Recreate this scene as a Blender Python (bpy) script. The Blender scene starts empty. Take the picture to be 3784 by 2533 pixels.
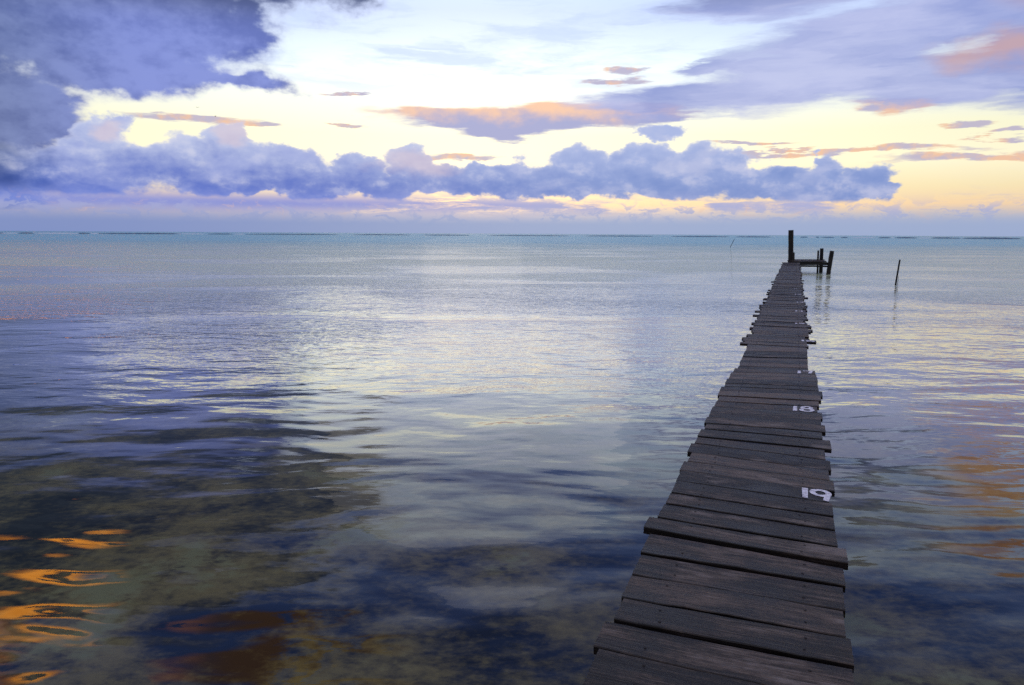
import bpy, bmesh, math, random
from mathutils import Vector, Matrix
random.seed(11)
R = math.radians
S = bpy.context.scene
C = S.collection

# ------------------------------------------------------------------ camera
PW, PH = 3784.0, 2533.0            # size of the photograph, used for measuring directions
FPX = 2800.0                       # focal length in photograph pixels
CAM = Vector((0, 0, 2.37))
PITCH = math.atan((PH/2 - 864.0)/FPX)
ROLL = 0.0055
cd = bpy.data.cameras.new('camera'); cam = bpy.data.objects.new('camera', cd); C.objects.link(cam)
cd.sensor_width = 36.0; cd.lens = FPX/PW*36.0; cd.clip_end = 60000; cd.clip_start = 0.05
CROT = Matrix.Rotation(math.pi/2 - PITCH, 3, 'X') @ Matrix.Rotation(ROLL, 3, 'Z')
cam.matrix_world = Matrix.Translation(CAM) @ CROT.to_4x4()
S.camera = cam
S.render.resolution_x, S.render.resolution_y = 1024, 685

def ray(px, py):
    return (CROT @ Vector(((px - PW/2)/FPX, (PH/2 - py)/FPX, -1.0))).normalized()
def at(px, py, z):
    d = ray(px, py); k = (z - CAM.z)/d.z
    return CAM + d*k
def at_y(px, py, y):
    d = ray(px, py); return CAM + d*(y/d.y)
def azel(px, py):
    d = ray(px, py); return math.degrees(math.atan2(d.x, d.y)), math.degrees(math.asin(d.z))

# ------------------------------------------------------------------ node helper
class G:
    def __init__(s, tree):
        s.t = tree; s.n = tree.nodes; s.l = tree.links
    def new(s, typ, **kw):
        n = s.n.new(typ)
        for k, v in kw.items(): setattr(n, k, v)
        return n
    def put(s, sock, v):
        if v is None: return
        if isinstance(v, bpy.types.NodeSocket): s.l.new(v, sock)
        else:
            try: sock.default_value = v
            except Exception: sock.default_value = tuple(v) + (1.0,)
    def m(s, op, a, b=None, c=None, clamp=False):
        n = s.new('ShaderNodeMath', operation=op, use_clamp=clamp)
        for i, v in enumerate((a, b, c)): s.put(n.inputs[i], v)
        return n.outputs[0]
    def add(s, a, b): return s.m('ADD', a, b)
    def sub(s, a, b): return s.m('SUBTRACT', a, b)
    def mul(s, a, b): return s.m('MULTIPLY', a, b)
    def v(s, op, a, b=None, c=None, scale=None):
        n = s.new('ShaderNodeVectorMath', operation=op)
        for i, x in enumerate((a, b, c)):
            if x is not None: s.put(n.inputs[i], x)
        if scale is not None: s.put(n.inputs['Scale'], scale)
        return n.outputs['Value'] if op in ('LENGTH', 'DOT_PRODUCT', 'DISTANCE') else n.outputs[0]
    def xyz(s, x, y, z=0.0):
        n = s.new('ShaderNodeCombineXYZ')
        for i, q in enumerate((x, y, z)): s.put(n.inputs[i], q)
        return n.outputs[0]
    def sep(s, vec):
        n = s.new('ShaderNodeSeparateXYZ'); s.put(n.inputs[0], vec); return n.outputs
    def ss(s, x, a, b, o0=0.0, o1=1.0, typ='SMOOTHSTEP'):
        n = s.new('ShaderNodeMapRange', interpolation_type=typ)
        s.put(n.inputs['Value'], x)
        s.put(n.inputs['From Min'], a); s.put(n.inputs['From Max'], b)
        s.put(n.inputs['To Min'], o0); s.put(n.inputs['To Max'], o1)
        return n.outputs[0]
    def mix(s, f, a, b, blend='MIX'):
        n = s.new('ShaderNodeMix', data_type='RGBA', blend_type=blend, clamp_factor=True)
        s.put(n.inputs[0], f); s.put(n.inputs[6], a); s.put(n.inputs[7], b)
        return n.outputs[2]
    def noise(s, vec, scale=1.0, detail=4.0, rough=0.5, dist=0.0, lac=2.0, dim='3D', out=0):
        n = s.new('ShaderNodeTexNoise', noise_dimensions=dim)
        s.put(n.inputs['Vector'], vec); s.put(n.inputs['Scale'], scale); s.put(n.inputs['Detail'], detail)
        s.put(n.inputs['Roughness'], rough); s.put(n.inputs['Distortion'], dist); s.put(n.inputs['Lacunarity'], lac)
        return n.outputs[out]
    def ramp(s, x, stops, interp='LINEAR'):
        n = s.new('ShaderNodeValToRGB'); n.color_ramp.interpolation = interp
        e = n.color_ramp.elements
        while len(e) < len(stops): e.new(0.5)
        for i, (p, c) in enumerate(stops):
            e[i].position = p
        for i, (p, c) in enumerate(stops):
            e[i].position = p; e[i].color = tuple(c) + (1.0,)
        s.put(n.inputs[0], x); return n.outputs[0]

# ------------------------------------------------------------------ sky
SUN_EL, SUN_AZ = R(12), R(-3)
W = bpy.data.worlds.new('World'); S.world = W; W.use_nodes = True
g = G(W.node_tree); g.n.clear()
wout = g.new('ShaderNodeOutputWorld'); bg = g.new('ShaderNodeBackground')
g.l.new(bg.outputs[0], wout.inputs[0])
D = g.new('ShaderNodeTexCoord').outputs['Generated']
dx, dy, dz = g.sep(D)
AZ = g.mul(g.m('ARCTAN2', dx, dy), 180/math.pi)
EL = g.mul(g.m('ARCSINE', dz), 180/math.pi)
P = g.xyz(AZ, EL, 0.0)

def noisev(vec, **k): return g.v('SUBTRACT', g.noise(vec, out=1, **k), (0.5, 0.5, 0.5))
# warped coordinates: soft large billows, small cauliflower edges
n_lo = noisev(g.v('MULTIPLY', P, (0.16, 0.34, 1)), detail=4.0, rough=0.55)
n_hi = noisev(g.v('MULTIPLY', P, (0.75, 1.0, 1)), detail=5.0, rough=0.60)
P_soft = g.v('ADD', P, g.v('MULTIPLY', n_lo, (9.0, 3.4, 0)))
P_soft = g.v('ADD', P_soft, g.v('MULTIPLY', n_hi, (2.2, 1.0, 0)))
n_cu = noisev(g.v('MULTIPLY', P, (0.38, 0.58, 1)), detail=6.0, rough=0.56)
P_cum = g.v('ADD', P, g.v('MULTIPLY', n_cu, (4.2, 3.3, 0)))
n_st = noisev(g.v('MULTIPLY', g.v('ADD', P, (31, 7, 0)), (0.12, 0.75, 1)), detail=7.0, rough=0.6)
P_str = g.v('ADD', P, g.v('MULTIPLY', n_st, (10.0, 2.4, 0)))

def field(Pv, ells, smooth=0.25):
    """signed closeness to a set of ellipses measured on the photograph (2342 px wide units)"""
    acc = None
    for e in ells:
        cx, cy, rx, ry = e[:4]; rot = e[4] if len(e) > 4 else 0.0
        k = PW/2342.0
        a0, e0 = azel(cx*k, cy*k); a1, _ = azel((cx + rx)*k, cy*k); _, e1 = azel(cx*k, (cy - ry)*k)
        ra, re = abs(a1 - a0), abs(e1 - e0)
        acc = ell(Pv, a0, e0, ra, re, rot, acc, smooth)
    return acc
def ell(Pv, a0, e0, ra, re, rot, acc, smooth):
    if rot:
        c, s_ = math.cos(R(rot)), math.sin(R(rot))
        q = g.v('SUBTRACT', Pv, (a0, e0, 0))
        u = g.v('DOT_PRODUCT', q, (c/ra, s_/ra, 0)); w = g.v('DOT_PRODUCT', q, (-s_/re, c/re, 0))
        L = g.v('LENGTH', g.xyz(u, w, 0.0))
    else:
        L = g.v('LENGTH', g.v('MULTIPLY_ADD', Pv, (1/ra, 1/re, 0), (-a0/ra, -e0/re, 0)))
    return L if acc is None else g.m('SMOOTH_MIN', acc, L, smooth)
def field_deg(Pv, ells, smooth=0.25):
    acc = None
    for e in ells: acc = ell(Pv, *e[:4], e[4] if len(e) > 4 else 0.0, acc, smooth)
    return acc

# clear air
ELn = g.m('DIVIDE', EL, 90.0, clamp=True)
clear = g.ramp(ELn, [(x/90, tuple(q/2 for q in c)) for x, c in [
    (0, (.36, .43, .62)), (0.9, (.48, .50, .60)), (2.1, (.95, .68, .42)), (3.3, (.98, .82, .50)), (5, (1.08, 1.0, .70)),
    (7, (1.02, .99, .70)), (9.5, (.98, 1.02, .90)), (12.0, (.84, .98, 1.04)), (13.7, (.69, .83, 1.06)), (15.5, (.58, .72, 1.08)),
    (18, (.60, .80, 1.15)), (22, (.26, .40, .90)), (26, (.08, .17, .58)), (34, (.04, .09, .36)), (48, (.40, .46, .80)), (64, (.80, .78, .88)), (90, (.92, .88, .94))]])
azn = g.m('DIVIDE', g.add(AZ, 1.0), 30.0)
glow = g.m('EXPONENT', g.mul(g.mul(azn, azn), -1.0))
gain = g.ss(EL, 16.0, 40.0, g.add(g.mul(glow, 0.20), 0.85), 0.95)
back = g.ss(dy, -0.6, 0.35, 0.42, 1.0)
gain = g.mul(gain, g.ss(EL, 30, 60, back, 1.0))
sky = g.v('SCALE', clear, scale=g.mul(gain, 2.0))
nish = g.new('ShaderNodeTexSky', sky_type='NISHITA', sun_disc=False)
nish.sun_elevation = SUN_EL; nish.sun_rotation = SUN_AZ
sky = g.v('ADD', sky, g.v('SCALE', nish.outputs[0], scale=0.006))

def layer(sky, alpha, col): return g.mix(alpha, sky, col)
bill = g.noise(g.v('MULTIPLY', P, (0.42, 0.62, 1)), detail=5.0, rough=0.56)
bill_up = g.noise(g.v('MULTIPLY', g.v('ADD', P, (0.3, 0.75, 0)), (0.42, 0.62, 1)), detail=5.0, rough=0.56)
emb = g.mul(g.sub(bill, bill_up), 2.6)               # lumps lit from above

# thin high streaks over the clear air
wisp = g.noise(g.v('MULTIPLY', P_str, (0.10, 0.55, 1)), detail=6.0, rough=0.6)
sky = layer(sky, g.mul(g.ss(wisp, 0.42, 0.66), g.mul(g.ss(EL, 7, 13, 0.05, 0.75), g.ss(EL, 21, 16.5))), (.62, .74, 1.02))

# low orange and lilac strips
d = field(P_str, [(430, 272, 170, 11), (560, 288, 70, 7), (790, 214, 60, 4), (1420, 162, 55, 9), (1390, 186, 70, 10),
                  (2030, 342, 260, 7), (2250, 352, 260, 9), (2060, 245, 110, 20), (2200, 298, 70, 6), (2310, 308, 70, 6),
                  (1760, 352, 130, 6), (1720, 332, 120, 5), (800, 285, 50, 4), (1830, 340, 80, 4), (1060, 360, 80, 7)], 0.2)
a = g.ss(d, 1.15, 0.6)
col = g.mix(g.ss(emb, -0.25, 0.35), (.47, .42, .60), (.86, .50, .34))
sky = layer(sky, g.mul(a, 0.85), col)

# long cloud with an orange top, middle of the sky
d = field(P_str, [(1120, 272, 270, 30), (1300, 262, 170, 30), (1010, 262, 120, 14), (1180, 298, 120, 22), (1440, 255, 140, 26)], 0.3)
a = g.ss(d, 1.12, 0.7)
_, e_top = azel(1150*1.6157, 240*1.6157); _, e_bot = azel(1150*1.6157, 300*1.6157)
col = g.mix(g.ss(g.add(EL, g.mul(emb, 0.8)), e_bot + 0.3, e_top + 0.1), (.36, .38, .66), (.98, .60, .40))
sky = layer(sky, g.mul(a, 0.92), col)

# high bank on the right
d = field(P_str, [(2080, 50, 520, 60, 6), (1960, 120, 460, 62, 8), (1830, 195, 430, 50, 6), (1530, 222, 210, 30, 4), (2200, 165, 240, 62, 6),
                  (1640, 150, 110, 20, 10), (2380, 120, 160, 130), (2000, -60, 600, 60, 5)], 0.3)
tear = g.noise(g.v('MULTIPLY', P_str, (0.09, 0.42, 1)), detail=5.0, rough=0.62)
a = g.ss(g.add(d, g.mul(g.sub(tear, 0.5), 1.35)), 1.28, 0.6)
lum = g.noise(g.v('MULTIPLY', P_str, (0.07, 0.30, 1)), detail=6.0, rough=0.55)
col = g.mix(g.ss(lum, 0.32, 0.68), (.26, .32, .66), (.52, .56, .84))
col = g.v('MULTIPLY', col, g.mix(g.ss(EL, 14.5, 18.0), (1, 1, 1), (.30, .32, .30)))
hot = g.ss(field(P_soft, [(2290, 120, 180, 50)], 0.2), 1.3, 0.2)
col = g.mix(g.mul(hot, 0.75), col, (.62, .36, .33))
sky = layer(sky, g.mul(a, 0.93), col)

# big dark cloud upper left; it also reaches above the frame
d = field(P_soft, [(150, 70, 440, 130), (330, 165, 280, 55), (520, 185, 150, 26), (60, 260, 150, 150), (470, 60, 160, 90), (-60, 360, 190, 120), (20, 380, 110, 110),
                   (100, -60, 440, 110), (-250, 150, 300, 300)], 0.3)
d2 = field_deg(P_soft, [(-26, 20, 14, 6), (-36, 19, 14, 8), (-16, 18.0, 7, 3.5)], 0.3)
d = g.m('SMOOTH_MIN', d, d2, 0.3)
a = g.ss(g.add(d, g.mul(g.sub(bill, 0.5), 1.0)), 1.22, 0.62)
lum2 = g.noise(g.v('MULTIPLY', P_soft, (0.10, 0.16, 1)), detail=6.0, rough=0.55)
col = g.mix(g.ss(g.add(lum2, g.mul(emb, 0.25)), 0.33, 0.70), (.12, .165, .50), (.23, .29, .70))
leftd = g.ss(AZ, -36, -24)
col = g.v('MULTIPLY', col, g.mix(leftd, (.72, .76, .64), (1, 1, 1)))
col = g.v('MULTIPLY', col, g.mix(g.ss(EL, 13.0, 16.5), (1, 1, 1), (.36, .36, .26)))
rim = g.ss(g.add(d, g.mul(g.sub(bill, 0.5), 1.0)), 0.70, 1.1)
col = g.mix(g.mul(rim, 0.7), col, (.66, .68, .84))
sky = layer(sky, g.mul(a, 0.96), col)

# bank of cumulus low over the sea
CU = [(40, 400, 120, 75), (235, 305, 75, 52), (200, 390, 190, 70), (330, 372, 120, 52), (430, 365, 120, 58), (520, 320, 58, 48), (560, 385, 130, 65), (660, 385, 100, 62),
      (700, 420, 80, 40), (820, 388, 66, 55), (935, 380, 62, 52), (1005, 405, 62, 50), (880, 425, 140, 34), (600, 425, 260, 36),
      (1165, 408, 92, 52), (1110, 400, 50, 40), (1320, 385, 75, 62), (1425, 385, 66, 60), (1520, 300, 58, 28), (1350, 420, 100, 36), (1600, 398, 96, 64),
      (1480, 415, 200, 44), (1790, 420, 96, 42), (1885, 405, 62, 46), (1975, 412, 66, 46), (1900, 440, 150, 28), (2010, 440, 60, 26), (1660, 390, 60, 54), (750, 410, 60, 46), (1060, 415, 60, 40), (1255, 410, 60, 46), (1500, 385, 60, 60), (1710, 415, 70, 44), (1880, 372, 26, 22)]
d = field(P_cum, CU, 0.22)
a = g.ss(g.add(d, g.mul(g.sub(bill, .5), .25)), 1.06, 0.80)
crim = g.ss(d, 0.62, 1.0)
hgt = g.ss(g.add(EL, g.mul(emb, 1.9)), 1.9, 7.2)
right = g.ss(AZ, -20, 12)
base = g.mix(right, (.085, .155, .57), (.19, .285, .62))
topc = g.mix(right, (.50, .56, .81), (.40, .48, .78))
col = g.mix(hgt, base, topc)
col = g.mix(g.ss(emb, 0.05, 0.7, 0.0, 0.35), col, (.72, .70, .82))
col = g.mix(g.mul(crim, g.ss(EL, 3.0, 6.0, 0.15, 0.55)), col, (.70, .72, .86))
big_ = g.noise(g.v('MULTIPLY', P_soft, (0.16, 0.30, 1)), detail=4.0)
col = g.mix(g.ss(big_, 0.48, 0.68, 0.0, 0.55), col, g.mix(right, (.36, .42, .76), (.55, .58, .80)))
warm = g.ss(field(P_soft, [(945, 370, 95, 45), (525, 290, 60, 35), (260, 300, 60, 30)], 0.2), 1.3, 0.4)
col = g.mix(g.mul(warm, 0.55), col, (.74, .60, .66))
col = g.v('MULTIPLY', col, g.mix(g.ss(g.add(AZ, g.mul(emb, 2.0)), -35.5, -29.5), (.40, .44, .46), (1, 1, 1)))
flat = g.ss(g.add(EL, g.mul(g.sub(bill, 0.5), 0.9)), 2.15, 2.55)
sky = layer(sky, g.mul(g.mul(a, flat), 0.97), col)

# layered band and small torn clouds just above the horizon
band = g.noise(g.v('MULTIPLY', P_str, (0.11, 0.8, 1)), detail=5.0, rough=0.6)
bump_ = g.m('EXPONENT', g.mul(g.m('POWER', g.m('DIVIDE', g.sub(EL, 2.05), 0.75), 2.0), -1.0))
a = g.mul(bump_, g.ss(g.add(band, g.ss(AZ, -34, 30, 0.26, -0.06)), 0.47, 0.62))
sky = layer(sky, g.mul(a, 0.9), g.mix(right, (.20, .27, .70), (.38, .42, .70)))
puff = g.noise(g.v('MULTIPLY', P_cum, (0.55, 1.5, 1)), detail=6.0, rough=0.6)
low = g.m('EXPONENT', g.mul(g.m('POWER', g.m('DIVIDE', g.sub(EL, 1.45), 0.75), 2.0), -1.0))
sky = layer(sky, g.mul(g.mul(low, g.ss(puff, 0.48, 0.60)), 0.8), (.42, .44, .68))
sky = layer(sky, g.mul(g.mul(low, g.ss(puff, 0.44, 0.30)), 0.45), (.95, .60, .36))
# pale air right at the horizon
sky = layer(sky, g.ss(EL, 2.2, 0.6, 0.0, 0.93), g.mix(g.ss(AZ, -34, 10), (.21, .28, .55), (.34, .42, .63)))

up = g.noise(g.v('MULTIPLY', g.v('ADD', P_soft, (57, 3, 0)), (0.10, 0.16, 1)), detail=6.0, rough=0.55)
sky = layer(sky, g.mul(g.ss(EL, 17, 24), g.ss(up, 0.54, 0.70, 0.0, 0.6)), (.10, .13, .28))
# scraps of orange cloud above the frame
oc = g.noise(g.v('MULTIPLY', g.v('ADD', P_soft, (11, 3, 0)), (0.13, 0.30, 1)), detail=5.0, rough=0.55)
zone = g.ss(field_deg(P, [(-32.8, 23.7, 3.7, 2.3), (-17, 31, 9, 2.4), (36, 16.5, 6, 3.2), (52, 20, 16, 5), (-46, 27, 10, 4)], 0.3), 1.25, 0.45)
sky = layer(sky, g.mul(zone, g.ss(oc, 0.42, 0.50)), g.mix(g.ss(AZ, 0, 20), g.mix(g.ss(AZ, -28, -23), (4.2, 1.45, .14), (.32, .15, .06)), (.58, .29, .16)))
g.put(bg.inputs[0], sky); bg.inputs[1].default_value = 1.0
W.cycles.sampling_method = 'MANUAL'; W.cycles.sample_map_resolution = 1024

sun_d = bpy.data.lights.new('sun', 'SUN'); sun_d.energy = 0.03; sun_d.angle = R(24); sun_d.color = (1.0, .88, .66)
sun = bpy.data.objects.new('sun', sun_d); C.objects.link(sun)
sv = Vector((math.sin(SUN_AZ)*math.cos(SUN_EL), math.cos(SUN_AZ)*math.cos(SUN_EL), math.sin(SUN_EL)))
sun.rotation_euler = (-sv).to_track_quat('-Z', 'Y').to_euler(); sun.location = sv*300 + Vector((0, 0, 40))
vs = S.view_settings; vs.view_transform = 'Standard'; vs.look = 'None'; vs.exposure = 0; vs.gamma = 1; vs.use_curve_mapping = False
S.cycles.max_bounces = 8; S.cycles.transparent_max_bounces = 8; S.cycles.caustics_reflective = False; S.cycles.caustics_refractive = False
S.cycles.use_denoising = False

# ------------------------------------------------------------------ object helpers
def obj(name, me, mats, parent=None, smooth=False):
    o = bpy.data.objects.new(name, me); C.objects.link(o)
    for m_ in (mats if isinstance(mats, (list, tuple)) else [mats]): me.materials.append(m_)
    if smooth:
        for p in me.polygons: p.use_smooth = True
    if parent:
        o.parent = parent; o.matrix_parent_inverse = parent.matrix_world.inverted()
    return o
def tag(o, label=None, cat=None, group=None, kind=None):
    if label: o['label'] = label
    if cat: o['category'] = cat
    if group: o['group'] = group
    if kind: o['kind'] = kind
    return o
def empty(name, loc):
    o = bpy.data.objects.new(name, None); C.objects.link(o); o.location = loc; o.empty_display_size = 0.2
    bpy.context.view_layer.update(); return o
def mesh(name, verts, faces):
    me = bpy.data.meshes.new(name); me.from_pydata([tuple(v_) for v_ in verts], [], faces); me.update(); return me
def material(name):
    m_ = bpy.data.materials.new(name); m_.use_nodes = True; m_.node_tree.nodes.clear()
    return m_, G(m_.node_tree)
def finish(gm, shader):
    o = gm.new('ShaderNodeOutputMaterial'); gm.l.new(shader, o.inputs[0])

# ------------------------------------------------------------------ materials
def wood_material(name, dark, light, use_uv=True, worn=0.5, rough=0.55):
    m_, q = material(name)
    if use_uv:
        uv = q.new('ShaderNodeUVMap', uv_map='grain').outputs[0]
        tone = q.new('ShaderNodeAttribute', attribute_name='tone').outputs['Fac']
        grain = q.noise(q.v('MULTIPLY', uv, (1.6, 38, 1)), detail=6.0, rough=0.62, dist=0.6)
        fibre = q.noise(q.v('MULTIPLY', uv, (5, 150, 1)), detail=4.0, rough=0.6)
        blot = q.noise(q.v('MULTIPLY', uv, (2.2, 5, 1)), detail=5.0, rough=0.6)
        spk = q.noise(q.v('MULTIPLY', uv, (40, 60, 1)), detail=3.0, rough=0.6)
    else:
        oc_ = q.new('ShaderNodeTexCoord').outputs['Object']
        grain = q.noise(q.v('MULTIPLY', oc_, (22, 22, 1.3)), detail=6.0, rough=0.62, dist=0.6)
        fibre = q.noise(q.v('MULTIPLY', oc_, (80, 80, 5)), detail=4.0, rough=0.6)
        blot = q.noise(q.v('MULTIPLY', oc_, (3, 3, 2)), detail=5.0, rough=0.6)
        spk = q.noise(oc_, scale=50, detail=3.0)
        tone = 0.5
    f = q.add(q.mul(q.sub(grain, 0.5), 1.5), q.mul(q.sub(fibre, 0.5), 0.9))
    f = q.add(f, q.mul(q.sub(spk, 0.5), 0.5))
    f = q.add(f, q.mul(q.sub(blot, 0.5), 2.6))
    f = q.add(f, tone)
    c_ = q.mix(q.ss(f, 0.15, 1.0), dark, light)
    pale = q.mul(q.ss(q.add(blot, q.mul(q.sub(fibre, 0.5), 0.5)), 0.56, 0.72), worn)
    c_ = q.mix(pale, c_, (.235, .205, .19))
    crack = q.ss(q.noise(q.v('MULTIPLY', uv, (1.1, 55, 1)), detail=3.0, rough=0.5), 0.30, 0.24) if use_uv else 0.0
    c_ = q.mix(crack, c_, (.008, .006, .006))
    b = q.new('ShaderNodeBsdfPrincipled')
    q.put(b.inputs['Base Color'], c_)
    q.put(b.inputs['Roughness'], q.ss(blot, 0.3, 0.7, rough - 0.1, rough + 0.15))
    b.inputs['Specular IOR Level'].default_value = 0.30
    bp = q.new('ShaderNodeBump'); bp.inputs['Strength'].default_value = 0.8; bp.inputs['Distance'].default_value = 0.007
    q.put(bp.inputs['Height'], q.sub(q.add(grain, q.mul(fibre, 0.5)), crack)); q.l.new(bp.outputs[0], b.inputs['Normal'])
    finish(q, b.outputs[0]); return m_
M_deck = wood_material('weathered_deck_wood', (.010, .007, .005), (.128, .090, .066))
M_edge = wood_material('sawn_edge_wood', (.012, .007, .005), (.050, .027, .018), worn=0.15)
M_post = wood_material('wet_pile_wood', (.006, .005, .006), (.026, .018, .014), use_uv=False, worn=0.1)
m_, q = material('rusty_nail'); b = q.new('ShaderNodeBsdfPrincipled'); b.inputs['Base Color'].default_value = (.012, .007, .006, 1); b.inputs['Roughness'].default_value = 0.8
finish(q, b.outputs[0]); M_nail = m_
m_, q = material('white_paint')
oc_ = q.new('ShaderNodeTexCoord').outputs['Object']
wear = q.noise(oc_, scale=38, detail=5.0, rough=0.65)
b = q.new('ShaderNodeBsdfPrincipled'); q.put(b.inputs['Base Color'], q.mix(q.ss(wear, 0.40, 0.52), (.40, .37, .40), (.84, .80, .84)))
b.inputs['Roughness'].default_value = 0.6
finish(q, b.outputs[0]); M_paint = m_

# ------------------------------------------------------------------ sea and seabed
def water_material():
    m_, q = material('sea_water')
    pos = q.new('ShaderNodeNewGeometry').outputs['Position']
    x, y, z = q.sep(pos)
    dist = q.v('LENGTH', q.xyz(x, y, 0.0))
    # patches of breeze and slicks
    patch = q.noise(q.v('MULTIPLY', pos, (0.06, 0.11, 0)), detail=3.0, rough=0.5, dist=0.5)
    breeze = q.ss(patch, 0.40, 0.60)
    grow = q.ss(dist, 6.0, 45.0, 0.05, 2.3)
    rip = q.mul(grow, q.add(q.mul(breeze, 0.75), 0.25))
    wv = q.v('ADD', pos, q.v('SCALE', q.v('SUBTRACT', q.noise(q.v('MULTIPLY', pos, (.35, .35, 0)), detail=2.0, out=1), (.5, .5, .5)), scale=0.9))
    h1 = q.noise(q.v('MULTIPLY', wv, (0.42, 0.85, 0)), detail=2.5, rough=0.45)
    h2 = q.noise(q.v('MULTIPLY', wv, (1.6, 2.5, 0)), detail=2.0, rough=0.5)
    h3 = q.noise(q.v('MULTIPLY', wv, (3.0, 5.6, 0)), detail=2.5, rough=0.5)
    h = q.add(q.mul(h1, 0.066), q.mul(q.mul(h2, 0.085), rip))
    h = q.add(h, q.mul(q.mul(h3, 0.042), rip))
    h6 = q.noise(q.v('MULTIPLY', wv, (6.5, 11.0, 0)), detail=2.0, rough=0.5)
    h = q.add(h, q.mul(q.mul(h6, 0.014), q.mul(rip, q.ss(dist, 7, 14))))
    h4 = q.noise(q.v('MULTIPLY', wv, (0.26, 0.55, 0)), detail=3.0, rough=0.55)
    h5 = q.noise(q.v('MULTIPLY', pos, (0.07, 0.16, 0)), detail=4.0, rough=0.6)
    h = q.add(h, q.mul(q.mul(h4, q.ss(dist, 14, 70, 0.0, 0.62)), q.add(q.mul(breeze, 0.6), 0.4)))
    h = q.add(h, q.mul(h5, q.ss(dist, 40, 160, 0.0, 1.8)))
    bp = q.new('ShaderNodeBump'); bp.inputs['Strength'].default_value = 1.0; bp.inputs['Distance'].default_value = 1.0
    q.put(bp.inputs['Height'], h)
    fr = q.new('ShaderNodeFresnel'); fr.inputs['IOR'].default_value = 1.40; q.l.new(bp.outputs[0], fr.inputs['Normal'])
    gl = q.new('ShaderNodeBsdfGlossy'); gl.inputs['Roughness'].default_value = 0.02; q.l.new(bp.outputs[0], gl.inputs['Normal'])
    tr = q.new('ShaderNodeBsdfTransparent'); tr.inputs[0].default_value = (.84, .90, .86, 1)
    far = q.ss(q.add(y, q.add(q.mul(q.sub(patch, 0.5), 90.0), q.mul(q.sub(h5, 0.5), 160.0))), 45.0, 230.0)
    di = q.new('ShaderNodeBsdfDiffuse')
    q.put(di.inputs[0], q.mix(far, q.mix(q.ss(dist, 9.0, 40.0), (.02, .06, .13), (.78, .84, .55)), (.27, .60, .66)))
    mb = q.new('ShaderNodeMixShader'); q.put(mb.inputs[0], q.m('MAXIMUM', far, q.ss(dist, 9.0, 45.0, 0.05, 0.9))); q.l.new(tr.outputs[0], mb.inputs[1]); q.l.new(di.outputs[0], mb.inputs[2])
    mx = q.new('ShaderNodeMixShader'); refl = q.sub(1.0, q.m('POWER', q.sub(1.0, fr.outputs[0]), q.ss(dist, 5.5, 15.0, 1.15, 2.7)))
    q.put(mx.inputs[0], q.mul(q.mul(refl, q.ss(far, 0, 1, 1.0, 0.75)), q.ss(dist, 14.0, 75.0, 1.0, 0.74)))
    q.l.new(mb.outputs[0], mx.inputs[1]); q.l.new(gl.outputs[0], mx.inputs[2])
    finish(q, mx.outputs[0]); return m_
M_water = water_material()
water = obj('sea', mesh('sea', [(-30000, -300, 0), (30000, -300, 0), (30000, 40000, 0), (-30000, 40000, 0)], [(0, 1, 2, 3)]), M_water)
tag(water, 'calm rippled shallow sea reflecting the evening sky', 'sea', kind='structure')

def seabed_material():
    m_, q = material('seabed_sand_and_weed')
    pos = q.new('ShaderNodeNewGeometry').outputs['Position']
    big = q.noise(pos, scale=0.55, detail=4.0, rough=0.55, dist=0.4)
    mid = q.noise(pos, scale=2.2, detail=5.0, rough=0.6)
    fine = q.noise(q.v('MULTIPLY', pos, (9, 13, 9)), detail=4.0, rough=0.65)
    f = q.add(q.add(q.mul(q.sub(big, .5), 2.6), q.mul(q.sub(mid, .5), 1.7)), q.mul(q.sub(fine, .5), 1.3))
    c_ = q.mix(q.ss(f, -0.5, 0.5), (.014, .014, .008), (.33, .245, .090))
    c_ = q.mix(q.ss(q.add(big, q.mul(q.sub(fine, .5), .25)), .56, .66), c_, (.34, .31, .15))
    b = q.new('ShaderNodeBsdfDiffuse'); q.put(b.inputs[0], c_)
    finish(q, b.outputs[0]); return m_
def seabed():
    xs = [-60 + i*1.0 for i in range(121)]; ys = [-12 + i*1.0 for i in range(113)]
    from mathutils import noise as mn
    vs_ = [(x, y, -0.62 - max(0, y - 4)*0.012 + 0.10*mn.noise(Vector((x*.5, y*.5, 0)))) for y in ys for x in xs]
    n = len(xs); fs = [(j*n + i, j*n + i + 1, (j + 1)*n + i + 1, (j + 1)*n + i) for j in range(len(ys) - 1) for i in range(n - 1)]
    # outer skirt that carries the bed on under the far lagoon
    k = len(vs_); vs_ += [(-30000, -300, -4.6), (30000, -300, -4.6), (30000, 40000, -4.6), (-30000, 40000, -4.6)]
    fs.append((k, k + 1, k + 2, k + 3))
    o = obj('seabed', mesh('seabed', vs_, fs), seabed_material(), smooth=True)
    tag(o, 'brown sand and weed bottom seen through the shallows', 'seabed', kind='structure')
seabed()

# ------------------------------------------------------------------ the pier
DZ = 0.72
VP = (2940.0, 870.0)
axis = ray(*VP); axis.z = 0; axis.normalize()
side = Vector((axis.y, -axis.x, 0))
pier = empty('pier', (0, 0, 0))
tag(pier, 'long narrow weathered plank pier with white numbers leading out to sea', 'pier')
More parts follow.
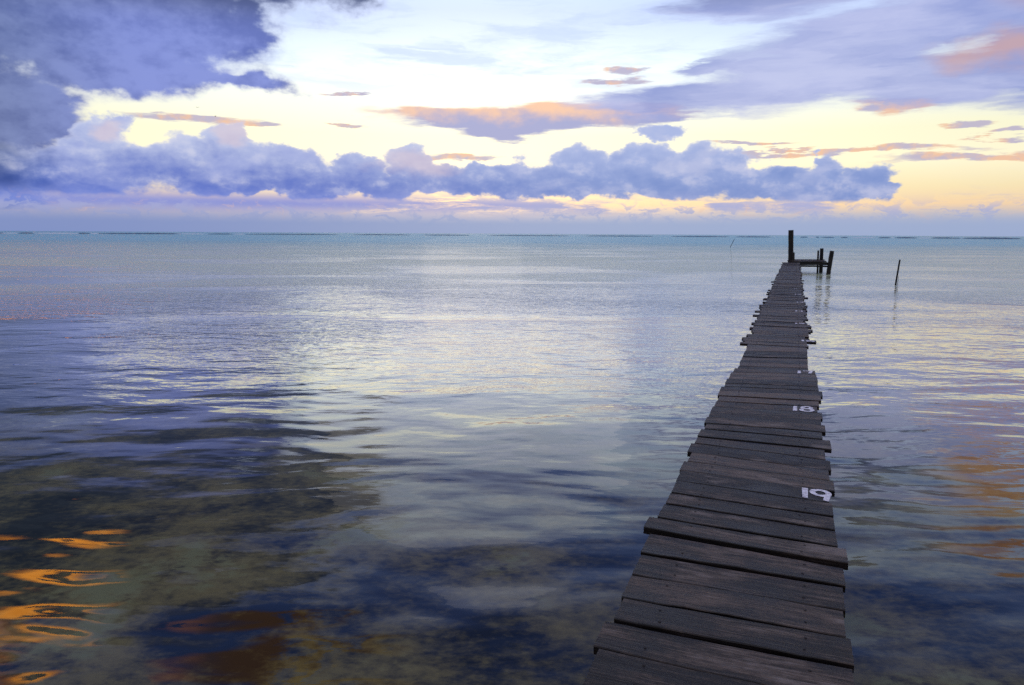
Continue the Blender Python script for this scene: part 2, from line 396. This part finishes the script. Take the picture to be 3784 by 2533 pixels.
# near edge of each plank, left and right end, read off the photograph from the nearest outwards
ENDS = [(2152, 2525, 3163, 2745), (2195, 2386, 3165, 2602), (2268, 2291, 3157, 2464), (2300, 2203, 3133, 2351), (2335, 2118, 3116, 2250), (2363, 2038, 3126, 2163),
 (2377, 1953, 3132, 2087), (2432, 1913, 3094, 2022), (2458, 1859, 3082, 1959), (2483, 1820, 3078, 1909), (2499, 1776, 3064, 1858), (2513, 1736, 3081, 1814),
 (2544, 1702, 3066, 1773), (2541, 1667, 3074, 1737), (2569, 1638, 3050, 1699), (2576, 1612, 3072, 1662), (2606, 1583, 3040, 1622), (2605, 1563, 3053, 1597),
 (2618, 1541, 3035, 1571), (2625, 1520, 3039, 1548), (2636, 1500, 3022, 1524), (2651, 1482, 3029, 1503), (2653, 1463.5, 3036, 1484), (2657, 1446, 3043, 1464),
 (2676, 1428.7, 3025, 1445.8), (2682, 1415.5, 3022, 1430), (2692, 1399, 3020, 1411), (2698, 1385.7, 3016, 1395), (2708, 1374.5, 3013, 1383), (2726.6, 1361.5, 2988, 1371),
 (2730, 1350.7, 2987, 1359.3), (2735, 1339.6, 2986, 1347.4), (2739.4, 1329.5, 2985, 1335), (2744.5, 1318, 2983.5, 1323.7), (2748.8, 1308, 2982.7, 1313), (2753, 1297, 2982.7, 1301.5), (2757, 1284, 2977.5, 1288)]
NUM = {10: '19', 20: '18', 28: '17'}
st = lambda p: (p.dot(axis), p.dot(side))
planks = []                                   # (sL, tL, sR, tR) of the near edges
for xl, yl, xr, yr in ENDS:
    planks.append(st(at(xl, yl, DZ)) + st(at(xr, yr, DZ)))
# trend of the measured rims, continued out to the end
def fit(vals):
    n = len(vals); sx = sum(v_[0] for v_ in vals); sy = sum(v_[1] for v_ in vals); sxx = sum(v_[0]**2 for v_ in vals); sxy = sum(v_[0]*v_[1] for v_ in vals)
    k_ = (n*sxy - sx*sy)/(n*sxx - sx*sx); return k_, (sy - k_*sx)/n
pL = st(at(2889, 985, DZ)); pR = st(at(2955, 985, DZ))
mL = sum(p[1] for p in planks)/len(planks); mR = sum(p[3] for p in planks)/len(planks)
sM = sum(p[0] for p in planks)/len(planks)
S_END = st(at(2920, 971, DZ))[0]
s_last = (planks[-1][0] + planks[-1][2])/2
skew = 0.0
print('plank fit', mL, mR, pL, pR, 'last', s_last, 'end', S_END, 'first', planks[0])
SPEC = {3: (-.02, .07), 4: (-.05, .0), 5: (-.05, .05), 6: (.0, -.03), 1: (.02, .06), 0: (-.02, .03)}
def rim(s_):
    f_ = max(0.0, min(1.0, (s_ - sM)/(pL[0] - sM)))
    return mL*(1 - f_) + pL[1]*f_, mR*(1 - f_) + pR[1]*f_
s_ = s_last; i = 0
num_targets = {1263: '16', 1196: '15', 1153: '14', 1118: '13', 1089: '12', 1070: '11'}
num_s = [(st(at(2960, y_, DZ))[0], t_) for y_, t_ in num_targets.items()]
while s_ < S_END - 0.2:
    s_ += random.uniform(0.185, 0.255); i += 1
    a_, b_ = rim(s_)
    oL = max(-.10, min(.09, random.gauss(0, .035))); oR = max(-.09, min(.10, random.gauss(0, .035)))
    if random.random() < .07: oL -= .07
    if random.random() < .07: oR += .07
    if num_s and s_ > num_s[0][0] - 0.12:
        NUM[len(planks)] = num_s.pop(0)[1]
        if NUM[len(planks)] == '16': oL, oR = -.08, .10
    sk = random.gauss(0.0, .012)
    planks.append((s_ - sk, a_ + oL, s_ + sk, b_ + oR))
# the walk goes on landward behind the viewer
back_ = []
s_ = (planks[0][0] + planks[0][2])/2
while s_ > -3.2:
    s_ -= random.uniform(.2, .25)
    back_.append((s_ - .01, mL + random.gauss(0, .04), s_ + .01, mR + random.gauss(0, .04)))
nb = len(back_); planks = back_[::-1] + planks
NUM = {k_ + nb: v_ for k_, v_ in NUM.items()}

def W3(s_, t_, z): v_ = axis*s_ + side*t_; return Vector((v_.x, v_.y, z))
nail_t = [st(at(2553, 1948, DZ))[1], st(at(2968, 1948, DZ))[1]]
tops = {}
def build_deck():
    V, F, MI, UV, TN = [], [], [], [], []
    NS = 10
    for idx, (sL, tL, sR, tR) in enumerate(planks):
        th = random.uniform(.032, .042); z0 = DZ + random.gauss(0, .0035); tilt = random.gauss(0, .004); sag = random.uniform(-.004, .006)
        if idx + 1 < len(planks):
            nL, ntL, nR, ntR = planks[idx + 1]
        else: nL, ntL, nR, ntR = sL + .2, tL, sR + .2, tR
        gap = random.uniform(.006, .022)
        if idx - nb == 5: gap = .040
        if idx - nb in (1, 2, 4): gap = .024
        kN = (nR - nL)/max(.3, ntR - ntL)
        kk = (sR - sL)/(tR - tL)
        tone = max(.05, min(.75, random.gauss(.40, .24)))
        if idx - nb == 6: tone = .34
        off = random.uniform(0, 50)
        jag = [random.gauss(0, .0022) for _ in range(NS + 1)]
        c_ = .004
        ring0 = len(V)
        ang = random.gauss(0, .01)
        def top(u, w, q=(tL, tR, sL, kk, nL, kN, ntL, gap, z0, tilt, sag, ang)):      # a point of the top face: u along the plank, w 0 near .. 1 far
            tL, tR, sL, kk, nL, kN, ntL, gap, z0, tilt, sag, ang = q
            t_ = tL + (tR - tL)*u
            a_ = sL + kk*(t_ - tL); b_ = max(a_ + .05, nL + kN*(t_ - ntL) - gap)
            zz = z0 + tilt*(w - .5) + sag*math.sin(math.pi*u)
            return a_ + (b_ - a_)*w, t_ + ang*(w - .5)*0.2, zz
        tops[idx] = top
        for k_ in range(NS + 1):
            u = k_/NS
            s0, t0, za = top(u, 0); s1, _, zb = top(u, 1)
            s0 += jag[k_]; s1 += jag[-k_ - 1]*.8
            if k_ in (0, NS): t0 += random.gauss(0, .004)
            prof = [(s0 + .002, za - th), (s0, za - c_), (s0 + c_, za), (s1 - c_, zb), (s1, zb - c_), (s1 - .002, zb - th)]
            for (ss_, zz) in prof: V.append(W3(ss_, t0, zz))
        for k_ in range(NS):
            for j in range(6):
                j2 = (j + 1) % 6
                a0 = ring0 + k_*6
                F.append((a0 + j, a0 + j2, a0 + 6 + j2, a0 + 6 + j)); MI.append(0 if j in (1, 2, 3) else 1)
                u0, u1 = (tL + (tR - tL)*k_/NS), (tL + (tR - tL)*(k_ + 1)/NS)
                vv = [0, .03, .035, .22, .225, .26, .30]
                UV += [(u0 + off, vv[j] + off*3.7), (u0 + off, vv[j + 1] + off*3.7), (u1 + off, vv[j + 1] + off*3.7), (u1 + off, vv[j] + off*3.7)]
                TN.append(tone)
        for e_, rv in ((ring0, False), (ring0 + NS*6, True)):
            f_ = [e_ + j for j in range(6)]
            if not rv: f_ = f_[::-1]
            F.append(tuple(f_)); MI.append(1); UV += [(off + j*.02, off + (j % 3)*.02) for j in range(6)]; TN.append(tone - .1)
        # nail heads over the two stringers
        for ti, tt in enumerate(nail_t):
            for w in (.25, .75):
                if random.random() < .12: continue
                u = (tt + random.gauss(0, .008) - tL)/(tR - tL); s0, t0, za = top(u, w + random.gauss(0, .05))
                r_ = random.uniform(.006, .0085); k0 = len(V); n_ = 7
                for q_ in range(n_): V.append(W3(s0 + r_*math.cos(q_*2*math.pi/n_), t0 + r_*math.sin(q_*2*math.pi/n_), za - .004))
                for q_ in range(n_): V.append(W3(s0 + r_*.8*math.cos(q_*2*math.pi/n_), t0 + r_*.8*math.sin(q_*2*math.pi/n_), za + .0022))
                F.append(tuple(k0 + n_ + q_ for q_ in range(n_))[::-1]); MI.append(2); UV += [(0, 0)]*n_; TN.append(.5)
                for q_ in range(n_):
                    F.append((k0 + q_, k0 + n_ + q_, k0 + n_ + (q_ + 1) % n_, k0 + (q_ + 1) % n_)); MI.append(2); UV += [(0, 0)]*4; TN.append(.5)
    me = mesh('deck', V, F)
    uvl = me.uv_layers.new(name='grain')
    for k_, uv in enumerate(UV): uvl.data[k_].uv = uv
    at_ = me.attributes.new('tone', 'FLOAT', 'FACE')
    for k_, t_ in enumerate(TN): at_.data[k_].value = t_
    o = obj('deck', me, [M_deck, M_edge, M_nail], pier)
    for k_, mi in enumerate(MI): me.polygons[k_].material_index = mi
    bm = bmesh.new(); bm.from_mesh(me); bmesh.ops.recalc_face_normals(bm, faces=bm.faces); bm.to_mesh(me); bm.free()
    return o
deck = build_deck()

# painted numbers, strokes of a brush in a unit box (x right, y away)
def arc(cx, cy, rx, ry, a0, a1, n=14): return [(cx + rx*math.cos(R(a0 + (a1 - a0)*k_/n)), cy + ry*math.sin(R(a0 + (a1 - a0)*k_/n))) for k_ in range(n + 1)]
DIG = {'1': [[(.5, .02), (.53, .98)]],
 '2': [arc(.5, .70, .42, .26, 160, -30) + [(.12, .05), (.92, .05)]],
 '3': [arc(.45, .74, .40, .23, 150, -80, 10) + arc(.45, .27, .44, .25, 80, -150, 10)],
 '4': [[(.72, .0), (.72, .98), (.08, .34), (.95, .34)]],
 '5': [[(.88, .95), (.22, .95), (.16, .55)] + arc(.45, .32, .42, .30, 110, -150, 12)],
 '6': [[(.78, .98), (.30, .62)] + arc(.5, .30, .40, .28, 160, 500, 18)],
 '7': [[(.0, .92), (.9, .92), (.93, .86), (.72, .02)]],
 '8': [arc(.5, .73, .34, .23, -90, 270, 16), arc(.5, .26, .44, .26, 90, 450, 18)],
 '9': [arc(.46, .70, .46, .27, 0, 360, 18), [(.90, .72), (.70, .0)]]}
def ribbon(pts, hw):
    n = len(pts); closed = (Vector(pts[0]) - Vector(pts[-1])).length < 1e-4
    Lp, Rp = [], []
    for k_, p in enumerate(pts):
        a_ = Vector(pts[k_ - 1] if k_ else (pts[-2] if closed else pts[0])); b_ = Vector(pts[k_ + 1] if k_ < n - 1 else (pts[1] if closed else pts[-1]))
        d_ = (b_ - a_).normalized(); nn = Vector((-d_.y, d_.x)); h_ = hw*random.uniform(.86, 1.1)
        Lp.append(Vector(p) + nn*h_); Rp.append(Vector(p) - nn*h_)
    if closed: Lp[-1], Rp[-1] = Lp[0], Rp[0]
    return Lp, Rp
def paint_number(idx, text, t_left, t_right, dim=1.0):
    top = tops[idx]; sL, tL, sR, tR = planks[idx]
    V, F = [], []
    tw = t_right - t_left
    boxes = [(t_left, t_left + tw*.34), (t_left + tw*.40, t_right)]
    lay = 0
    for ch, (x0, x1) in zip(text, boxes):
        if ch == '1': x0, x1 = x0, x0 + tw*.30
        for stroke in DIG[ch]:
            lay += 1
            s0 = top(0.8, .06)[0]; s1 = top(.8, .93)[0]; dep = s1 - s0
            wpx = x1 - x0
            pts = [((x0 + p[0]*wpx), p[1]*dep) for p in stroke]
            L_, R_ = ribbon(pts, .0185*dim)
            k0 = len(V)
            for a_, b_ in zip(L_, R_):
                for v_ in (a_, b_):
                    u = (v_.x - tL)/(tR - tL); w = max(0.02, min(.985, .06 + v_.y/dep*.87))
                    ss_, tt, zz = top(u, w); V.append(W3(ss_, v_.x, zz + .0018 + .0005*lay))
            for k_ in range(len(L_) - 1): F.append((k0 + 2*k_, k0 + 2*k_ + 1, k0 + 2*k_ + 3, k0 + 2*k_ + 2))
    o = obj('painted_number', mesh('painted_number', V, F), M_paint, deck)
    o['label'] = 'white brushed number %s on the seaward walk' % text
    return o
tl19, tr19 = st(at(2958, 1840, DZ))[1], st(at(3070, 1840, DZ))[1]
tl18, tr18 = st(at(2926, 1518, DZ))[1], st(at(3006, 1518, DZ))[1]
tl17, tr17 = st(at(2945, 1380, DZ))[1], st(at(3001, 1380, DZ))[1]
for idx, text in sorted(NUM.items()):
    if text == '19': paint_number(idx, text, tl19, tr19)
    elif text == '18': paint_number(idx, text, tl18, tr18)
    elif text == '17': paint_number(idx, text, tl17, tr17)
    elif text == '16': paint_number(idx, text, planks[idx][3] - .23, planks[idx][3] - .03)
    else: paint_number(idx, text, planks[idx][3] - random.uniform(.20, .23), planks[idx][3] - random.uniform(.04, .06))

def beam(name, p, q_, w, h, mat, parent=None, nseg=6, wob=.004):
    """a sawn timber from p to q_ with softened, slightly wandering edges"""
    p, q_ = Vector(p), Vector(q_); d_ = (q_ - p).normalized()
    sx = d_.cross(Vector((0, 0, 1)));  sx = sx.normalized() if sx.length > .05 else Vector((1, 0, 0))
    up_ = sx.cross(d_).normalized(); c_ = min(w, h)*.12
    prof = [(-w/2 + c_, -h/2), (w/2 - c_, -h/2), (w/2, -h/2 + c_), (w/2, h/2 - c_), (w/2 - c_, h/2), (-w/2 + c_, h/2), (-w/2, h/2 - c_), (-w/2, -h/2 + c_)]
    V, F = [], []
    for k_ in range(nseg + 1):
        o_ = p.lerp(q_, k_/nseg) + sx*random.gauss(0, wob) + up_*random.gauss(0, wob)
        for a_, b_ in prof: V.append(o_ + sx*a_ + up_*b_)
    for k_ in range(nseg):
        for j in range(8): F.append((k_*8 + j, k_*8 + (j + 1) % 8, k_*8 + 8 + (j + 1) % 8, k_*8 + 8 + j))
    F.append(tuple(range(8))[::-1]); F.append(tuple(nseg*8 + j for j in range(8)))
    return obj(name, mesh(name, V, F), mat, parent)
def pile(name, foot, head, r0, r1, mat, parent=None, n=12, nseg=9, rag=.01):
    """a round driven post: tapering, knotty, with an uneven sawn head"""
    foot, head = Vector(foot), Vector(head); d_ = (head - foot).normalized()
    sx = d_.orthogonal().normalized(); sy = d_.cross(sx)
    V, F = [], []; ph = [random.gauss(1, .05) for _ in range(n)]
    for k_ in range(nseg + 1):
        f_ = k_/nseg; o_ = foot.lerp(head, f_); r_ = r0*(1 - f_) + r1*f_
        for j in range(n):
            a_ = j*2*math.pi/n; rr = r_*ph[j]*random.gauss(1, .025)
            V.append(o_ + sx*rr*math.cos(a_) + sy*rr*math.sin(a_) + (d_*random.uniform(-rag, rag) if k_ == nseg else Vector()))
    for k_ in range(nseg):
        for j in range(n): F.append((k_*n + j, k_*n + (j + 1) % n, k_*n + n + (j + 1) % n, k_*n + n + j))
    V.append(head + d_*rag*.5); c_ = len(V) - 1
    for j in range(n): F.append((nseg*n + j, nseg*n + (j + 1) % n, c_))
    F.append(tuple(range(n))[::-1])
    return obj(name, mesh(name, V, F), mat, parent)

zs = DZ - .045 - .075
for tt in nail_t:
    beam('stringer', W3(-3.2, tt, zs), W3(S_END - .1, tt, zs), .07, .14, M_post, pier, nseg=40, wob=.002)
k_ = 0; s_ = 1.2
while s_ < S_END:
    zc = zs - .07 - .065
    beam('crossbeam', W3(s_, nail_t[0] - .12, zc), W3(s_, nail_t[1] + .12, zc), .09, .12, M_post, pier, nseg=3)
    for tt in nail_t:
        pile('piling', W3(s_ + .10, tt, -2.2), W3(s_ + .10, tt, zc + .02), .062, .055, M_post, pier, n=9, nseg=5)
    s_ += 3.1

# ------------------------------------------------------------------ platform across the end
PZ = 0.80
plat = empty('landing_platform', W3(S_END, 0, 0))
tag(plat, 'dark wooden landing platform on piles at the far end of the pier', 'platform')
f0, f1 = at(2916, 966, PZ), at(3056, 966.5, PZ)
ydir = (f1 - f0); ydir.z = 0; wid = ydir.length; ydir.normalize(); bdir = axis.copy()
DEP = 4.0
def PT(a_, b_, z): v_ = f0 + ydir*a_ + bdir*b_; return Vector((v_.x, v_.y, z))
def plat_deck():
    V, F, MI, UV, TN = [], [], [], [], []
    nb_ = 15; w_ = DEP/nb_
    for k_ in range(nb_):
        b0 = k_*w_; b1 = b0 + w_ - random.uniform(.008, .03); z_ = PZ + random.gauss(0, .012); a0 = -.05 + random.gauss(0, .05); a1 = wid + random.gauss(-.06, .06) - k_*.006
        o_ = len(V); off = random.uniform(0, 40)
        for z in (z_ - .04, z_):
            for (a_, b_) in ((a0, b0), (a1, b0), (a1, b1), (a0, b1)): V.append(PT(a_, b_, z))
        fs = [(4, 5, 6, 7), (3, 2, 1, 0), (0, 1, 5, 4), (1, 2, 6, 5), (2, 3, 7, 6), (3, 0, 4, 7)]
        for fi, f_ in enumerate(fs):
            F.append(tuple(o_ + j for j in f_)); MI.append(0 if fi == 0 else 1); TN.append(random.gauss(.5, .2))
            UV += [(off + (a0 if j in (0, 3, 4, 7) else a1), off*3 + (0 if j in (0, 1, 4, 5) else .17) + (.05 if j < 4 else 0)) for j in f_]
    me = mesh('platform_deck', V, F); uvl = me.uv_layers.new(name='grain')
    for k_, uv in enumerate(UV): uvl.data[k_].uv = uv
    at_ = me.attributes.new('tone', 'FLOAT', 'FACE')
    for k_, t_ in enumerate(TN): at_.data[k_].value = t_
    o = obj('platform_deck', me, [M_deck, M_edge], plat)
    for k_, mi in enumerate(MI): me.polygons[k_].material_index = mi
    return o
plat_deck()
zf = PZ - .05 - .095
beam('fascia_beam', PT(0, .05, zf), PT(wid + .12, .05, zf), .07, .18, M_post, plat)
beam('fascia_beam', PT(0, DEP - .05, zf), PT(wid - .1, DEP - .05, zf), .07, .18, M_post, plat)
beam('crossbeam', PT(.1, .1, zf - .02), PT(.1, DEP - .1, zf - .02), .07, .14, M_post, plat)
beam('crossbeam', PT(wid - .45, .1, zf - .02), PT(wid - .45, DEP - .1, zf - .02), .07, .14, M_post, plat)
beam('brace', PT(.55, .12, .50), PT(wid + .10, .10, .49), .06, .10, M_post, plat)
# posts: pixel rows give the foot on the water and the head
def post_at(name, x0, x1, yt, xb0, xb1, dist_foot, r_scale=1.0, label=None, ztop_extra=0):
    foot = at_y((xb0 + xb1)/2, 1000, dist_foot); foot.z = 0
    bx_ = at((xb0 + xb1)/2, 1000, 0)
    yd = dist_foot
    top_ = at_y((x0 + x1)/2, yt, yd); r_ = (x1 - x0)/2/FPX*yd*r_scale
    d_ = (top_ - foot); foot2 = foot - d_*(1.6/d_.z)
    o = pile(name, foot2, top_, r_*1.2, r_*1.12, M_post, plat, n=14, nseg=14)
    if label: o['label'] = label
    return o
yF = f0.y; yB = PT(wid, 2.2, 0).y
post_at('mooring_post', 2914.3, 2930.7, 851.5, 2914.3, 2930.7, yF + .9, label='tall thick dark post where pier and platform meet')
post_at('stub_post', 2930, 2936, 934, 2930, 2936, yF + 1.1, label='short thin post beside the tall one')
post_at('corner_post', 3031, 3042.4, 919, 3028, 3039, yB, label='upright post at the outer end')
post_at('corner_post', 3067.6, 3080.4, 928, 3055, 3067, yF + .12, label='leaning post at the outer front corner')
post_at('thin_stake', 3020.8, 3026.6, 926.5, 3018, 3024.5, yB - .4, label='thin stake beside the upright post')

# ------------------------------------------------------------------ stakes standing in the sea
def stake(name, xt, yt, xb, yb, wpx, label):
    foot = at(xb, yb, 0); top_ = at_y(xt, yt, foot.y); r_ = wpx/2/FPX*foot.y
    root = empty(name, foot)
    d_ = top_ - foot
    pile('shaft', foot - d_*(1.4/d_.z), top_, r_*1.1, r_*.9, M_post, root, n=10, nseg=10)
    tag(root, label, 'stake'); return root, foot, top_, r_
r1, foot, top_, r_ = stake('mooring_stake', 3325, 961, 3309, 1054, 6.2, 'dark leaning stake standing alone in the water right of the pier')
pile('splinter', foot + Vector((.07, 0, -.6)), foot + Vector((.12, 0, .42)), .014, .008, M_post, r1, n=7, nseg=4)
stake('marker_stake', 2713.5, 885, 2698, 915.5, 1.9, 'very thin slanting stick far out in the sea beyond the pier')

# ------------------------------------------------------------------ breakers on the reef
def breakers():
    m1, q = material('reef_wave_face')
    b = q.new('ShaderNodeBsdfPrincipled'); b.inputs['Base Color'].default_value = (.028, .050, .13, 1); b.inputs['Roughness'].default_value = .6
    b.inputs['Specular IOR Level'].default_value = .2; finish(q, b.outputs[0])
    m2, q = material('reef_foam')
    b = q.new('ShaderNodeBsdfDiffuse'); b.inputs[0].default_value = (.80, .82, .86, 1); finish(q, b.outputs[0])
    rnd = random.Random(5)
    def run(spans, zmax, mat, name, label, yoff):
        V, F = [], []
        for x0, x1, hpx in spans:
            n = max(6, int((x1 - x0)/12)); prev = None
            for k_ in range(n + 1):
                px = x0 + (x1 - x0)*k_/n; f_ = math.sin(math.pi*k_/n)**.35
                dvec = ray(px, 800); dvec.z = 0; dvec.normalize(); D_ = 900 + yoff
                h_ = max(.02, .55*hpx*f_*rnd.uniform(.75, 1.1)*D_/FPX)
                pts = [dvec*(D_ - 4), dvec*D_ + Vector((0, 0, h_)), dvec*(D_ + 6)]
                pts[0].z = -.05; pts[2].z = -.05
                V += pts
                if k_: o_ = len(V) - 6; F += [(o_, o_ + 3, o_ + 4, o_ + 1), (o_ + 1, o_ + 4, o_ + 5, o_ + 2)]
        o = obj(name, mesh(name, V, F), mat, smooth=True); tag(o, label, 'breakers', kind='stuff'); return o
    dark = [(60, 122, 4), (280, 330, 4.5), (345, 690, 4.5), (760, 860, 4), (900, 1250, 4), (1300, 1520, 4), (1560, 1740, 4), (1800, 2110, 3.5), (2160, 2420, 4), (2480, 2700, 4),
            (2720, 2860, 4), (2960, 2990, 4.5), (3020, 3032, 5), (3036, 3090, 4), (3110, 3140, 4.5), (3248, 3300, 4.5), (3310, 3400, 4.8), (3445, 3560, 5), (3560, 3784, 6), (3800, 4000, 5), (-150, 20, 4)]
    foam = [(0, 60, 3.5), (122, 290, 4), (330, 360, 3.5), (640, 760, 3), (860, 900, 3), (2990, 3020, 3.2), (3150, 3245, 3.2), (3300, 3312, 3.5), (3400, 3446, 3.2)]
    run(dark, 0, m1, 'reef_swell', 'dark broken line of swell along the horizon', 0)
    run(foam, 0, m2, 'reef_surf', 'thin white line of surf along the horizon', -14)
breakers()

# ------------------------------------------------------------------ two birds far off
m_, q = material('bird_plumage'); b = q.new('ShaderNodeBsdfDiffuse'); b.inputs[0].default_value = (.03, .028, .026, 1); finish(q, b.outputs[0]); M_bird = m_
def bird(px, py, D_, span, lift, yaw, bank, label):
    c_ = CAM + ray(px, py)*D_
    V, F = [], []
    # body: lathe of rings along local y, head in front
    prof = [(-.30, .004), (-.22, .03), (-.10, .055), (.04, .06), (.14, .045), (.20, .036), (.25, .034), (.285, .02), (.33, .003)]
    n = 8
    for y_, r_ in prof:
        for j in range(n): a_ = j*2*math.pi/n; V.append((r_*math.cos(a_), y_, r_*.9*math.sin(a_)))
    for k_ in range(len(prof) - 1):
        for j in range(n): F.append((k_*n + j, k_*n + (j + 1) % n, k_*n + n + (j + 1) % n, k_*n + n + j))
    o_ = len(V); V += [(-.02, -.26, .0), (.02, -.26, .0), (.07, -.42, .005), (-.07, -.42, .005), (-.02, -.26, .012), (.02, -.26, .012), (.07, -.42, .012), (-.07, -.42, .012)]
    F += [(o_, o_ + 1, o_ + 2, o_ + 3), (o_ + 7, o_ + 6, o_ + 5, o_ + 4), (o_, o_ + 4, o_ + 5, o_ + 1), (o_ + 1, o_ + 5, o_ + 6, o_ + 2), (o_ + 2, o_ + 6, o_ + 7, o_ + 3), (o_ + 3, o_ + 7, o_ + 4, o_)]
    for sg in (-1, 1):                       # wings: inner arm rising, outer hand drooping, with thickness
        sec = [(.04, .12, -.10, .02), (.30, .17, -.07, .02 + lift*.8), (.55, .12, -.06, .02 + lift), (.80, .02, -.08, .02 + lift*.6), (1.0, -.12, -.15, .02 + lift*.1)]
        o_ = len(V)
        for f_, yl, yt, z_ in sec:
            x_ = sg*f_*span/2; t_ = .04*(1.05 - f_)
            V += [(x_, yl, z_), (x_, (yl*2 + yt)/3, z_ + t_), (x_, yt, z_), (x_, (yl*2 + yt)/3, z_ - t_)]
        for k_ in range(len(sec) - 1):
            for j in range(4): F.append((o_ + k_*4 + j, o_ + k_*4 + (j + 1) % 4, o_ + k_*4 + 4 + (j + 1) % 4, o_ + k_*4 + 4 + j))
        F.append(tuple(o_ + len(sec)*4 - 4 + j for j in range(4)))
    o = obj('bird', mesh('bird', V, F), M_bird, smooth=True)
    o.location = c_; o.rotation_euler = (R(28), bank, yaw)
    tag(o, label, 'bird', group='birds over the sea'); return o
bird(729, 398, 330, 1.9, .16, R(10), R(4), 'dark bird gliding with arched wings, the upper of two')
bird(796, 431, 350, 1.6, .22, R(70), R(-14), 'dark bird flapping lower down just above an orange cloud strip')
